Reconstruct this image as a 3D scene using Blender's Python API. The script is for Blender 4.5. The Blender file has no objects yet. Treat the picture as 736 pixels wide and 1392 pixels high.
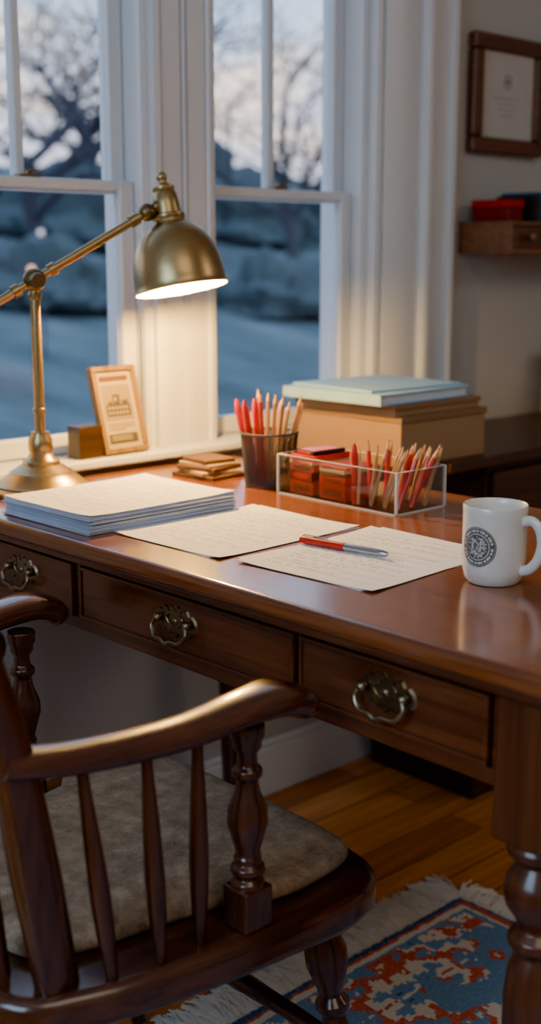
import bpy, bmesh, math, random
from mathutils import Vector, Matrix, Quaternion
random.seed(7)
scn=bpy.context.scene
COL=scn.collection
# ------------------------------------------------------------------ helpers
def newmat(name):
    m=bpy.data.materials.new(name); m.use_nodes=True
    nt=m.node_tree; b=nt.nodes['Principled BSDF']; return m,nt,b
def P(name,col,rough=.5,metal=0.,spec=.5,coat=0.,emit=None,es=0.,trans=0.,bump=0.,bscale=200.,sheen=0.):
    m,nt,b=newmat(name)
    b.inputs['Base Color'].default_value=(*col,1); b.inputs['Roughness'].default_value=rough
    b.inputs['Metallic'].default_value=metal; b.inputs['Specular IOR Level'].default_value=spec
    b.inputs['Coat Weight'].default_value=coat; b.inputs['Transmission Weight'].default_value=trans
    b.inputs['Sheen Weight'].default_value=sheen
    if emit: b.inputs['Emission Color'].default_value=(*emit,1); b.inputs['Emission Strength'].default_value=es
    tc=nt.nodes.new('ShaderNodeTexCoord'); n=nt.nodes.new('ShaderNodeTexNoise'); n.inputs['Scale'].default_value=bscale if bump else 35
    nt.links.new(tc.outputs['Object'],n.inputs['Vector'])
    if bump:
        bp=nt.nodes.new('ShaderNodeBump'); bp.inputs['Strength'].default_value=bump; bp.inputs['Distance'].default_value=.002
        nt.links.new(n.outputs['Fac'],bp.inputs['Height']); nt.links.new(bp.outputs['Normal'],b.inputs['Normal'])
    mx=nt.nodes.new('ShaderNodeMix'); mx.data_type='RGBA'
    mx.inputs[6].default_value=(*[c*.9 for c in col],1); mx.inputs[7].default_value=(*[min(1,c*1.08) for c in col],1)
    nt.links.new(n.outputs['Fac'],mx.inputs[0]); nt.links.new(mx.outputs[2],b.inputs['Base Color'])
    return m
def ramp(nt,stops,interp='LINEAR'):
    r=nt.nodes.new('ShaderNodeValToRGB'); cr=r.color_ramp; cr.interpolation=interp
    while len(cr.elements)<len(stops): cr.elements.new(.5)
    for e,(p,c) in zip(cr.elements,stops): e.position=p; e.color=(*c,1)
    return r
def wood(name,c1,c2,grain='y',rough=.35,coat=.3,scale=1.,bump=.12):
    m,nt,b=newmat(name)
    tc=nt.nodes.new('ShaderNodeTexCoord'); mp=nt.nodes.new('ShaderNodeMapping')
    s=[44*scale]*3; s['xyz'.index(grain)]=1.8*scale; mp.inputs['Scale'].default_value=s
    n=nt.nodes.new('ShaderNodeTexNoise'); n.inputs['Scale'].default_value=1.6; n.inputs['Detail'].default_value=9; n.inputs['Roughness'].default_value=.6; n.inputs['Distortion'].default_value=.7
    nt.links.new(tc.outputs['Object'],mp.inputs['Vector']); nt.links.new(mp.outputs['Vector'],n.inputs['Vector'])
    r=ramp(nt,[(.32,c1),(.68,c2)]); nt.links.new(n.outputs['Fac'],r.inputs['Fac']); nt.links.new(r.outputs['Color'],b.inputs['Base Color'])
    b.inputs['Roughness'].default_value=rough; b.inputs['Coat Weight'].default_value=coat; b.inputs['Coat Roughness'].default_value=.13
    bp=nt.nodes.new('ShaderNodeBump'); bp.inputs['Strength'].default_value=bump; bp.inputs['Distance'].default_value=.001
    nt.links.new(n.outputs['Fac'],bp.inputs['Height']); nt.links.new(bp.outputs['Normal'],b.inputs['Normal'])
    return m
def math_(nt,op,a,b=None,c=None):
    n=nt.nodes.new('ShaderNodeMath'); n.operation=op
    for i,v in enumerate((a,b,c)):
        if v is None: continue
        if isinstance(v,(int,float)): n.inputs[i].default_value=v
        else: nt.links.new(v,n.inputs[i])
    return n.outputs[0]
def papermat(name,w,h,rows=22,base=(.86,.90,.97),ink=(.16,.16,.20),seed=0.):
    m,nt,b=newmat(name); b.inputs['Roughness'].default_value=.7; b.inputs['Specular IOR Level'].default_value=.2
    tc=nt.nodes.new('ShaderNodeTexCoord'); sx=nt.nodes.new('ShaderNodeSeparateXYZ'); nt.links.new(tc.outputs['Object'],sx.inputs[0])
    X,Y=sx.outputs[0],sx.outputs[1]
    rr=math_(nt,'MULTIPLY',Y,rows/h); fr=math_(nt,'FRACT',rr); idx=math_(nt,'FLOOR',rr)
    wob=nt.nodes.new('ShaderNodeTexNoise'); wob.inputs['Scale'].default_value=420; nt.links.new(tc.outputs['Object'],wob.inputs['Vector'])
    d=math_(nt,'ABSOLUTE',math_(nt,'SUBTRACT',math_(nt,'ADD',fr,math_(nt,'MULTIPLY',math_(nt,'SUBTRACT',wob.outputs['Fac'],.5),.4)),.5))
    line=math_(nt,'LESS_THAN',d,.11)
    cb=nt.nodes.new('ShaderNodeCombineXYZ'); nt.links.new(math_(nt,'MULTIPLY',X,95),cb.inputs[0]); nt.links.new(math_(nt,'ADD',math_(nt,'MULTIPLY',idx,7.3),seed),cb.inputs[1])
    n=nt.nodes.new('ShaderNodeTexNoise'); n.inputs['Scale'].default_value=1; nt.links.new(cb.outputs[0],n.inputs['Vector'])
    word=math_(nt,'GREATER_THAN',n.outputs['Fac'],.48)
    cb2=nt.nodes.new('ShaderNodeCombineXYZ'); nt.links.new(math_(nt,'ADD',math_(nt,'MULTIPLY',idx,3.17),seed+3),cb2.inputs[0])
    wn=nt.nodes.new('ShaderNodeTexWhiteNoise'); wn.noise_dimensions='3D'; nt.links.new(cb2.outputs[0],wn.inputs['Vector'])
    rowlen=math_(nt,'LESS_THAN',X,math_(nt,'MULTIPLY',math_(nt,'SUBTRACT',wn.outputs['Value'],.25),w*.6))
    mg=math_(nt,'MULTIPLY',math_(nt,'LESS_THAN',math_(nt,'ABSOLUTE',X),w*.40),math_(nt,'LESS_THAN',math_(nt,'ABSOLUTE',Y),h*.42))
    f=math_(nt,'MULTIPLY',math_(nt,'MULTIPLY',line,word),math_(nt,'MULTIPLY',mg,rowlen))
    f=math_(nt,'MULTIPLY',f,.55)
    rule=math_(nt,'MULTIPLY',math_(nt,'LESS_THAN',math_(nt,'ABSOLUTE',math_(nt,'SUBTRACT',math_(nt,'FRACT',math_(nt,'MULTIPLY',rr,.5)),.5)),.04),mg)
    f=math_(nt,'MAXIMUM',f,math_(nt,'MULTIPLY',rule,.36))
    mx=nt.nodes.new('ShaderNodeMix'); mx.data_type='RGBA'; mx.inputs[6].default_value=(*base,1); mx.inputs[7].default_value=(*ink,1)
    nt.links.new(f,mx.inputs[0]); nt.links.new(mx.outputs[2],b.inputs['Base Color'])
    return m
def box(bm,x0,x1,y0,y1,z0,z1,mi=0,M=None):
    vs=[bm.verts.new(Vector(p)) for p in ((x0,y0,z0),(x1,y0,z0),(x1,y1,z0),(x0,y1,z0),(x0,y0,z1),(x1,y0,z1),(x1,y1,z1),(x0,y1,z1))]
    if M: 
        for v in vs: v.co=M@v.co
    for q in ((0,3,2,1),(4,5,6,7),(0,1,5,4),(1,2,6,5),(2,3,7,6),(3,0,4,7)):
        f=bm.faces.new([vs[i] for i in q]); f.material_index=mi
    return vs
def lathe(bm,prof,seg=32,M=None,mi=0,rot=0.,cap=True,sx=1.,sy=1.):
    rings=[]
    for r,z in prof:
        ring=[]
        for i in range(seg):
            a=2*math.pi*i/seg+rot
            co=Vector((r*math.cos(a)*sx,r*math.sin(a)*sy,z))
            ring.append(bm.verts.new(M@co if M else co))
        rings.append(ring)
    for a,b in zip(rings,rings[1:]):
        for i in range(seg):
            f=bm.faces.new((a[i],a[(i+1)%seg],b[(i+1)%seg],b[i])); f.material_index=mi
    if cap:
        f=bm.faces.new(list(reversed(rings[0]))); f.material_index=mi
        f=bm.faces.new(rings[-1]); f.material_index=mi
def smoothpts(pts,n=6):
    pts=[Vector(p) for p in pts]; out=[]
    for i in range(len(pts)-1):
        p0=pts[max(i-1,0)];p1=pts[i];p2=pts[i+1];p3=pts[min(i+2,len(pts)-1)]
        for k in range(n):
            t=k/n
            out.append(.5*((2*p1)+(p2-p0)*t+(2*p0-5*p1+4*p2-p3)*t*t+(3*p1-p0-3*p2+p3)*t**3))
    out.append(pts[-1]); return out
def tube(bm,pts,rads,seg=12,ref=(0,0,1),mi=0,power=2.,closed=False):
    """sweep; rads list of r or (side,up)"""
    pts=[Vector(p) for p in pts]; rings=[]; n=len(pts); ref=Vector(ref)
    for i,p in enumerate(pts):
        if closed: t=pts[(i+1)%n]-pts[i-1]
        else: t=pts[min(i+1,n-1)]-pts[max(i-1,0)]
        t.normalize(); s=t.cross(ref)
        if s.length<1e-4: s=t.cross(Vector((1,0,0)))
        s.normalize(); u=s.cross(t)
        k=i/(n-1)*(len(rads)-1); j=min(int(k),len(rads)-2) if len(rads)>1 else 0
        ra=rads[j]; rb=rads[min(j+1,len(rads)-1)]; fr=k-j
        if not isinstance(ra,tuple): ra=(ra,ra)
        if not isinstance(rb,tuple): rb=(rb,rb)
        a=ra[0]*(1-fr)+rb[0]*fr; b=ra[1]*(1-fr)+rb[1]*fr
        ring=[]
        for q in range(seg):
            an=2*math.pi*q/seg; c,sn=math.cos(an),math.sin(an)
            cx=math.copysign(abs(c)**(2/power),c); sy=math.copysign(abs(sn)**(2/power),sn)
            ring.append(bm.verts.new(p+s*cx*a+u*sy*b))
        rings.append(ring)
    pr=list(zip(rings,rings[1:]))
    if closed: pr.append((rings[-1],rings[0]))
    for a,b in pr:
        for q in range(seg):
            f=bm.faces.new((a[q],a[(q+1)%seg],b[(q+1)%seg],b[q])); f.material_index=mi
    if not closed:
        f=bm.faces.new(list(reversed(rings[0]))); f.material_index=mi
        f=bm.faces.new(rings[-1]); f.material_index=mi
def prism(bm,outline,z0,z1,mi=0):
    lo=[bm.verts.new((x,y,z0)) for x,y in outline]; hi=[bm.verts.new((x,y,z1)) for x,y in outline]
    n=len(lo)
    bm.faces.new(list(reversed(lo))).material_index=mi; bm.faces.new(hi).material_index=mi
    for i in range(n): bm.faces.new((lo[i],lo[(i+1)%n],hi[(i+1)%n],hi[i])).material_index=mi
def sphere(bm,c,r,mi=0,sc=(1,1,1),u=16,v=10):
    M=Matrix.Translation(c)@Matrix.Diagonal((r*sc[0],r*sc[1],r*sc[2],1))
    res=bmesh.ops.create_uvsphere(bm,u_segments=u,v_segments=v,radius=1,matrix=M)
    for vv in res['verts']:
        for f in vv.link_faces: f.material_index=mi
def props(o,label=None,category=None,group=None,kind=None):
    if label: o['label']=label
    if category: o['category']=category
    if group: o['group']=group
    if kind: o['kind']=kind
def O(name,bm,mats,parent=None,loc=(0,0,0),rot=(0,0,0),bevel=0,bseg=2,ang=35,flat=False,**kw):
    me=bpy.data.meshes.new(name)
    bmesh.ops.recalc_face_normals(bm,faces=bm.faces[:]); bm.to_mesh(me); bm.free()
    if not isinstance(mats,(list,tuple)): mats=[mats]
    for m in mats: me.materials.append(m)
    if not flat:
        for p in me.polygons: p.use_smooth=True
        me.set_sharp_from_angle(angle=math.radians(ang))
    o=bpy.data.objects.new(name,me); COL.objects.link(o); o.location=loc; o.rotation_euler=rot
    if parent: o.parent=parent
    if bevel:
        md=o.modifiers.new('Bevel','BEVEL'); md.width=bevel; md.segments=bseg; md.limit_method='ANGLE'; md.angle_limit=math.radians(40); md.harden_normals=True
    props(o,**kw); return o
def T(name,label,category,loc=(0,0,0),rot=(0,0,0),group=None,kind=None):
    o=bpy.data.objects.new(name,None); COL.objects.link(o); o.location=loc; o.rotation_euler=rot; o.empty_display_size=.05
    props(o,label,category,group,kind); return o
def dirrot(d):
    return Vector((0,0,1)).rotation_difference(Vector(d).normalized()).to_euler()
def B(): return bmesh.new()
# ------------------------------------------------------------------ materials
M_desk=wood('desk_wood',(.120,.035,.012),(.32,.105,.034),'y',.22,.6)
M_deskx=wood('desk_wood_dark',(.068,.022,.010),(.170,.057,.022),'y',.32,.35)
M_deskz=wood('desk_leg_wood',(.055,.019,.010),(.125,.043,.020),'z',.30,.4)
M_chair=wood('chair_wood',(.042,.015,.009),(.105,.037,.018),'x',.24,.6)
M_chairz=wood('chair_wood_turned',(.042,.015,.009),(.095,.034,.017),'z',.24,.55)
M_cab=wood('cabinet_wood',(.030,.014,.010),(.08,.034,.020),'x',.4,.2)
M_frame=wood('frame_wood',(.075,.026,.014),(.15,.055,.028),'x',.4,.2)
M_shelf=wood('shelf_wood',(.14,.068,.034),(.25,.115,.06),'x',.4,.2)
M_ltwood=wood('gilt_frame_wood',(.14,.078,.016),(.28,.17,.04),'z',.36,.3)
M_white=P('white_trim_paint',(.70,.74,.78),.36,bump=.04)
M_wall=P('wall_paint',(.46,.455,.44),.85,bump=.15,bscale=400)
M_ceil=P('ceiling_paint',(.75,.73,.7),.9,bump=.1)
M_brass=P('aged_brass',(.45,.32,.155),.33,1.,bump=.08,bscale=120)
M_brassd=P('dark_brass',(.22,.155,.08),.38,1.,bump=.05,bscale=90)
M_pull=P('antique_bronze',(.30,.24,.165),.36,1.,bump=.2,bscale=300)
M_lining=P('shade_lining_enamel',(.88,.84,.76),.5)
M_bulb=P('bulb_glow',(1,.8,.5),.4,emit=(1,.64,.24),es=32)
M_red=P('red_lacquer',(.55,.010,.008),.35,coat=.3)
M_redcard=P('red_card',(.36,.009,.008),.55)
M_dkred=P('dark_red_card',(.16,.008,.009),.5)
M_black=P('black_card',(.015,.014,.014),.5)
M_chrome=P('brushed_steel',(.50,.54,.60),.25,1.)
M_pcwood=P('pencil_cedar',(.60,.37,.19),.6)
M_pcnat=P('pencil_natural',(.42,.23,.085),.4,coat=.3)
M_graph=P('graphite',(.04,.04,.045),.4)
M_mesh=P('dark_wire_steel',(.10,.10,.11),.4,.8)
M_mug=P('mug_glaze',(.76,.74,.70),.22,coat=.4)
M_emb=P('emblem_ink',(.10,.10,.10),.5)
M_card=P('kraft_cardboard',(.34,.21,.115),.75,bump=.1)
M_cardd=P('kraft_cardboard_dark',(.25,.15,.08),.75,bump=.1)
M_note=P('cream_notes',(.50,.36,.18),.7)
M_note2=P('tan_notes',(.11,.055,.025),.7)
M_book=P('pale_blue_cover',(.32,.54,.76),.5)
M_pages=P('page_edges',(.64,.73,.82),.8)
M_bluebk=P('blue_cloth_cover',(.03,.08,.17),.6)
M_paperst=P('paper_edges_bluish',(.58,.68,.86),.8)
def fabric():
    m,nt,b=newmat('cushion_fabric'); b.inputs['Roughness'].default_value=.95; b.inputs['Sheen Weight'].default_value=.2
    tc=nt.nodes.new('ShaderNodeTexCoord'); n=nt.nodes.new('ShaderNodeTexNoise'); n.inputs['Scale'].default_value=24; n.inputs['Detail'].default_value=10; n.inputs['Roughness'].default_value=.8
    nt.links.new(tc.outputs['Object'],n.inputs['Vector']); r=ramp(nt,[(.36,(.15,.095,.055)),(.52,(.32,.225,.145)),(.66,(.52,.40,.28))])
    nt.links.new(n.outputs['Fac'],r.inputs['Fac']); nt.links.new(r.outputs['Color'],b.inputs['Base Color'])
    n2=nt.nodes.new('ShaderNodeTexNoise'); n2.inputs['Scale'].default_value=420; nt.links.new(tc.outputs['Object'],n2.inputs['Vector'])
    bp=nt.nodes.new('ShaderNodeBump'); bp.inputs['Strength'].default_value=.8; bp.inputs['Distance'].default_value=.003
    nt.links.new(n2.outputs['Fac'],bp.inputs['Height']); nt.links.new(bp.outputs['Normal'],b.inputs['Normal']); return m
M_fab=fabric()
def thin(name,tint,refl=.08,edge=0.):
    m=bpy.data.materials.new(name); m.use_nodes=True; nt=m.node_tree; nt.nodes.clear()
    out=nt.nodes.new('ShaderNodeOutputMaterial'); tr=nt.nodes.new('ShaderNodeBsdfTransparent'); gl=nt.nodes.new('ShaderNodeBsdfGlossy')
    tr.inputs['Color'].default_value=(*tint,1); gl.inputs['Roughness'].default_value=.03
    lw=nt.nodes.new('ShaderNodeLayerWeight'); lw.inputs['Blend'].default_value=.2
    mxf=math_(nt,'ADD',math_(nt,'MULTIPLY',lw.outputs['Fresnel'],.7),refl-.05)
    mx=nt.nodes.new('ShaderNodeMixShader'); nt.links.new(mxf,mx.inputs[0]); nt.links.new(tr.outputs[0],mx.inputs[1]); nt.links.new(gl.outputs[0],mx.inputs[2])
    last=mx.outputs[0]
    if edge:
        df=nt.nodes.new('ShaderNodeBsdfDiffuse'); df.inputs['Color'].default_value=(.85,.9,.92,1)
        m2=nt.nodes.new('ShaderNodeMixShader'); m2.inputs[0].default_value=edge; nt.links.new(last,m2.inputs[1]); nt.links.new(df.outputs[0],m2.inputs[2]); last=m2.outputs[0]
    nt.links.new(last,out.inputs['Surface']); return m
M_pane=thin('window_glass',(.98,.985,.99),.055)
M_acr=thin('clear_acrylic',(.985,.99,.99),.075)
M_acre=thin('acrylic_edge',(.9,.93,.95),.1,.65)
def floormat():
    m,nt,b=newmat('oak_floor'); tc=nt.nodes.new('ShaderNodeTexCoord')
    mp=nt.nodes.new('ShaderNodeMapping'); nt.links.new(tc.outputs['Object'],mp.inputs['Vector'])
    br=nt.nodes.new('ShaderNodeTexBrick'); nt.links.new(mp.outputs['Vector'],br.inputs['Vector'])
    br.inputs['Scale'].default_value=1; br.inputs['Brick Width'].default_value=.95; br.inputs['Row Height'].default_value=.085; br.inputs['Mortar Size'].default_value=.0016
    br.inputs['Color1'].default_value=(.48,.18,.052,1); br.inputs['Color2'].default_value=(.82,.39,.14,1); br.inputs['Mortar'].default_value=(.10,.04,.015,1)
    mp2=nt.nodes.new('ShaderNodeMapping'); mp2.inputs['Scale'].default_value=(3,40,1); nt.links.new(tc.outputs['Object'],mp2.inputs['Vector'])
    n=nt.nodes.new('ShaderNodeTexNoise'); n.inputs['Scale'].default_value=1.5; n.inputs['Detail'].default_value=6; nt.links.new(mp2.outputs['Vector'],n.inputs['Vector'])
    r=ramp(nt,[(.3,(.72,.68,.64)),(.7,(1.1,1.08,1.05))]); nt.links.new(n.outputs['Fac'],r.inputs['Fac'])
    mx=nt.nodes.new('ShaderNodeMix'); mx.data_type='RGBA'; mx.blend_type='MULTIPLY'; mx.inputs[0].default_value=1
    nt.links.new(br.outputs['Color'],mx.inputs[6]); nt.links.new(r.outputs['Color'],mx.inputs[7]); nt.links.new(mx.outputs[2],b.inputs['Base Color'])
    b.inputs['Roughness'].default_value=.28; b.inputs['Coat Weight'].default_value=.25
    return m
M_floor=floormat()
# ------------------------------------------------------------------ room
def struct(name,bm,mat,label,**k): return O(name,bm,mat,label=label,category=k.pop('cat','wall'),kind='structure',**k)
XW,XE,YS,H=-1.2,3.6,-3.6,2.6
Z0,Z1=.79,2.1
L0,L1,R0,R1=.95,1.41,1.553,1.99
bm=B()
for a in ((XW,L0,0,.14,0,H),(R1,XE,0,.14,0,H),(L0,R1,0,.14,0,Z0-.02),(L0,R1,0,.14,Z1,H),(L1,R0,.03,.14,Z0-.02,Z1)): box(bm,*a)
struct('wall_north',bm,M_wall,'warm grey beige painted wall with two sash windows')
bm=B(); box(bm,XW-.1,XW,YS,.14,0,H); struct('wall_west',bm,M_wall,'plain beige painted room wall')
bm=B(); box(bm,XE,XE+.1,YS,.14,0,H); struct('wall_east',bm,M_wall,'plain beige painted room wall')
bm=B(); box(bm,XW-.1,XE+.1,YS-.1,YS,0,H); struct('wall_south',bm,M_wall,'plain beige painted room wall')
bm=B(); box(bm,XW-.1,XE+.1,YS-.1,.14,-.05,0); struct('floor',bm,M_floor,'glossy honey-brown oak plank floor',cat='floor')
bm=B(); box(bm,XW-.1,XE+.1,YS-.1,.14,H,H+.05); struct('ceiling',bm,M_ceil,'plain white painted ceiling',cat='ceiling')
bm=B(); box(bm,XW,XE,-.016,0,0,.11); box(bm,XW,XE,-.012,0,.1101,.125); struct('baseboard_north',bm,M_white,'white painted baseboard along window wall',cat='baseboard',bevel=.004)
# trims
def profile(bm,x0,x1,z0,z1,prof,yb=0.):
    out=[(x0+(x1-x0)*t,y) for t,y in prof]+[(x1,yb),(x0,yb)]
    prism(bm,out,z0,z1)
bm=B(); profile(bm,L1,R0,Z0,Z1,[(0,-.012),(.03,-.014),(.10,-.014),(.13,-.006),(.16,-.010),(.44,-.010),(.455,-.003),(.475,-.003),(.49,-.012),(.52,-.012),(.535,-.003),(.555,-.003),(.57,-.010),(.84,-.010),(.87,-.006),(.90,-.014),(.97,-.014),(1,-.012)],.03)
struct('trim_1',bm,M_white,'white moulded mullion post between the windows',cat='trim',ang=25)
bm=B(); profile(bm,R1,R1+.262,Z0-.02,Z1+.1,[(0,-.022),(.055,-.024),(.06,-.015),(.085,-.015),(.095,-.024),(.15,-.029),(.25,-.034),(.36,-.035),(.46,-.032),(.51,-.028),(.52,-.044),(.54,-.047),(.58,-.047),(.60,-.044),(.61,-.016),(.90,-.018),(.915,-.028),(.95,-.030),(.99,-.028),(1,-.024)])
struct('trim_2',bm,M_white,'wide white moulded window casing',cat='trim',ang=25)
bm=B(); profile(bm,L0-.12,L0,Z0-.02,Z1+.1,[(0,-.024),(.1,-.03),(.2,-.024),(.3,-.018),(.9,-.018),(1,-.02)]); struct('trim_3',bm,M_white,'white moulded window casing',cat='trim')
bm=B(); box(bm,L0-.12,R1+.268,-.05,0,Z1+.1001,Z1+.2); box(bm,L0,L1,-.018,0,Z1,Z1+.1); box(bm,L1,R1,-.018,0,Z1+.0001,Z1+.1); struct('trim_4',bm,M_white,'white head casing above the windows',cat='trim',bevel=.003)
bm=B(); box(bm,L0-.15,R1+.16,-.05,.10,Z0-.018,Z0); struct('trim_5',bm,M_white,'white painted window stool ledge',cat='trim',bevel=.006)
def window(name,x0,x1,label):
    bm=B()
    box(bm,x0,x0+.010,.0301,.13,Z0,Z1-.012); box(bm,x1-.010,x1,.001,.13,Z0,Z1-.012); box(bm,x0,x1,.001,.13,Z1-.012,Z1)
    box(bm,x1-.016,x1-.0101,.004,.016,Z0,Z1-.013); box(bm,x0+.0101,x0+.016,.032,.036,Z0,Z1-.013)
    w=O(name,bm,M_white,label=label,category='window',kind='structure')
    zc=1.266
    def sash(nm,y0,y1,za,zb,munt):
        bm=B(); s=.030; a0,a1=x0+.012,x1-.012
        rb=.024 if munt else .034; rt=.055 if munt else .018
        box(bm,a0,a0+s,y0,y1,za,zb); box(bm,a1-s,a1,y0,y1,za,zb)
        box(bm,a0+s,a1-s,y0,y1,za,za+rb); box(bm,a0+s,a1-s,y0,y1,zb-rt,zb)
        if munt:
            c=(a0+a1)/2; box(bm,c-.008,c+.008,y0+.004,y1-.004,za+rb,zb-rt)
        so=O(nm,bm,M_white,parent=w,bevel=.003)
        bm=B(); ym=(y0+y1)/2; box(bm,a0+s,a1-s,ym-.001,ym+.001,za+rb,zb-rt)
        O('glass_pane',bm,M_pane,parent=so,flat=True,label='clear glass pane')
        return so
    sash('upper_sash',.063,.095,zc-.012,Z1-.014,True)
    sash('lower_sash',.036,.060,Z0+.002,zc+.010,False)
    bm=B(); xm=(x0+x1)/2; box(bm,xm-.020,xm+.020,.036,.056,zc+.010,zc+.014); lathe(bm,[(.007,0),(.007,.006),(.004,.008)],12,M=Matrix.Translation((xm,.045,zc+.014))); box(bm,xm-.004,xm+.022,.041,.049,zc+.018,zc+.022)
    O('sash_lock',bm,M_brassd,parent=w)
    return w
window('window_1',L0,L1,'white double-hung sash window looking onto dusk trees')
window('window_2',R0,R1,'white double-hung sash window behind the desk')
# ------------------------------------------------------------------ desk
DX0,DX1,DY0,DY1,DZ=.907,1.56,-1.26,-.052,.765
desk=T('desk','dark reddish-brown wooden writing desk with three drawers','desk',(DX0,DY0,0))
ox,oy=DX0,DY0
bm=B(); box(bm,0,DX1-ox,0,DY1-oy,.741,DZ)
O('desktop',bm,M_desk,parent=desk,bevel=.009,bseg=4,label='polished reddish-brown desktop')
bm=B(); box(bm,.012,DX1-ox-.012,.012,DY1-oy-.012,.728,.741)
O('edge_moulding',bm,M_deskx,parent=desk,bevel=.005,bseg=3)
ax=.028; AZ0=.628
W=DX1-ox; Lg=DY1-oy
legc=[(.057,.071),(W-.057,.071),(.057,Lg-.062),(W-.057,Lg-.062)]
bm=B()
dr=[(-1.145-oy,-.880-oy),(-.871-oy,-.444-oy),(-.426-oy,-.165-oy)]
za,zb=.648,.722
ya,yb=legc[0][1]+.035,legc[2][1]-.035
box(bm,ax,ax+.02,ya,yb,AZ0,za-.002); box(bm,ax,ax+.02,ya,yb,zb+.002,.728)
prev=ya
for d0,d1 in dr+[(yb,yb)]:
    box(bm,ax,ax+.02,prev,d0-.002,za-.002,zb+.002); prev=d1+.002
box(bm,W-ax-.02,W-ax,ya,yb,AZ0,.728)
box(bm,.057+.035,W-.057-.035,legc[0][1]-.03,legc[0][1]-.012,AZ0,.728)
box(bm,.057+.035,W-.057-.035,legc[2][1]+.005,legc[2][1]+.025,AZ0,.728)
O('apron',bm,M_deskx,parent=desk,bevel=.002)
def pull(parent,y,z,x):
    bm=B(); s=1.12
    half=[(0,.015),(.004,.021),(.009,.020),(.011,.012),(.015,.018),(.021,.019),(.025,.013),(.030,.014),(.036,.009),(.038,.001),(.034,-.006),(.027,-.005),(.023,-.012),(.017,-.007),(.012,-.014),(.006,-.011),(0,-.018)]
    out=[(a*s,b*s) for a,b in half]; out=out+[(-a,b) for a,b in reversed(out[1:-1])]
    lo=[bm.verts.new((x,y+a,z+b)) for a,b in out]; hi=[bm.verts.new((x-.0028,y+a*.93,z+b*.93)) for a,b in out]; n=len(lo)
    bm.faces.new(lo); bm.faces.new(list(reversed(hi)))
    for i in range(n): bm.faces.new((lo[i],lo[(i+1)%n],hi[(i+1)%n],hi[i]))
    for q in (-1,1):
        sphere(bm,(x-.008,y+q*.029,z+.004),.0062); tube(bm,[(x-.002,y+q*.029,z+.004),(x-.010,y+q*.029,z+.004)],[.004],10)
        tube(bm,smoothpts([(x-.0028,y+q*.003,z-.004),(x-.004,y+q*.011,z-.001),(x-.004,y+q*.016,z+.007),(x-.003,y+q*.009,z+.013)],4),[.0014,.0020,.0014],6,ref=(1,0,0))
    sphere(bm,(x-.003,y,z+.003),.0048,u=10,v=6,sc=(.6,1,1))
    pts=smoothpts([(x-.011,y-.029,z+.004),(x-.014,y-.034,z-.006),(x-.017,y-.025,z-.018),(x-.018,y-.010,z-.019),(x-.018,y,z-.023),(x-.018,y+.010,z-.019),(x-.017,y+.025,z-.018),(x-.014,y+.034,z-.006),(x-.011,y+.029,z+.004)],5)
    tube(bm,pts,[.0023,.0030,.0031,.0046,.0031,.0030,.0023],10,ref=(1,0,0))
    return O('handle',bm,M_pull,parent=parent,label='ornate antique bronze bail handle with shaped backplate')
for d0,d1 in dr:
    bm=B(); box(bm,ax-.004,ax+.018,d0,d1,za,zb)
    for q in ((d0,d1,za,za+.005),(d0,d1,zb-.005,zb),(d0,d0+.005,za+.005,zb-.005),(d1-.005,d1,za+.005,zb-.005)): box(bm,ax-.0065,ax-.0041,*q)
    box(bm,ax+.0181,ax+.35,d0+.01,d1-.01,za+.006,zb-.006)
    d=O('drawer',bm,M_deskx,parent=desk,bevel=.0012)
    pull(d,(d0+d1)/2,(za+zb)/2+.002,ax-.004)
legprof=[(.014,0),(.018,.006),(.020,.03),(.017,.045),(.022,.055),(.019,.065),(.023,.09),(.027,.20),(.030,.32),(.031,.40),(.027,.435),(.020,.452),(.029,.462),(.029,.470),(.019,.480),(.022,.49),(.032,.505),(.035,.52),(.032,.535),(.022,.548),(.020,.553),(.032,.560),(.034,.568),(.030,.576)]
for i,(lx,ly) in enumerate(legc):
    bm=B(); zlo=.0065 if i<2 else 0
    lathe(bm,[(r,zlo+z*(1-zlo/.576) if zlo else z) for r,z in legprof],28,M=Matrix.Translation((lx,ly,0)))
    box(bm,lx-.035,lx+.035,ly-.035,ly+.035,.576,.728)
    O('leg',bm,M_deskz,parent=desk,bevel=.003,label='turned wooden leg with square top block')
# ------------------------------------------------------------------ chair
CX,CY=.745,-.70
chair=T('armchair','dark-stained wooden captain chair with turned posts and spindles','chair',(CX,CY,0))
def rr(pts,n=6): 
    q=smoothpts([(x,y,0) for x,y in pts+[pts[0]]],n)[:-1]; return [(p.x,p.y) for p in q]
bm=B()
seat_out=rr([(.290,0),(.287,-.16),(.262,-.235),(.19,-.262),(.10,-.256),(.0,-.245),(-.13,-.215),(-.205,-.16),(-.225,0),(-.205,.16),(-.13,.215),(.0,.245),(.10,.256),(.19,.262),(.262,.235),(.287,.16)])
prism(bm,seat_out,.385,.43)
O('seat',bm,M_chair,parent=chair,bevel=.015,bseg=4,label='shaped dark wooden seat board')
postp=[(.019,0),(.019,.052),(.013,.058),(.019,.063),(.0195,.069),(.013,.075),(.0165,.079),(.013,.085),(.0155,.095),(.0225,.120),(.0215,.136),(.014,.155),(.0115,.168),(.0165,.174),(.017,.180),(.011,.186),(.0105,.198),(.0155,.206),(.0155,.212),(.0185,.218),(.019,.232)]
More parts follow.
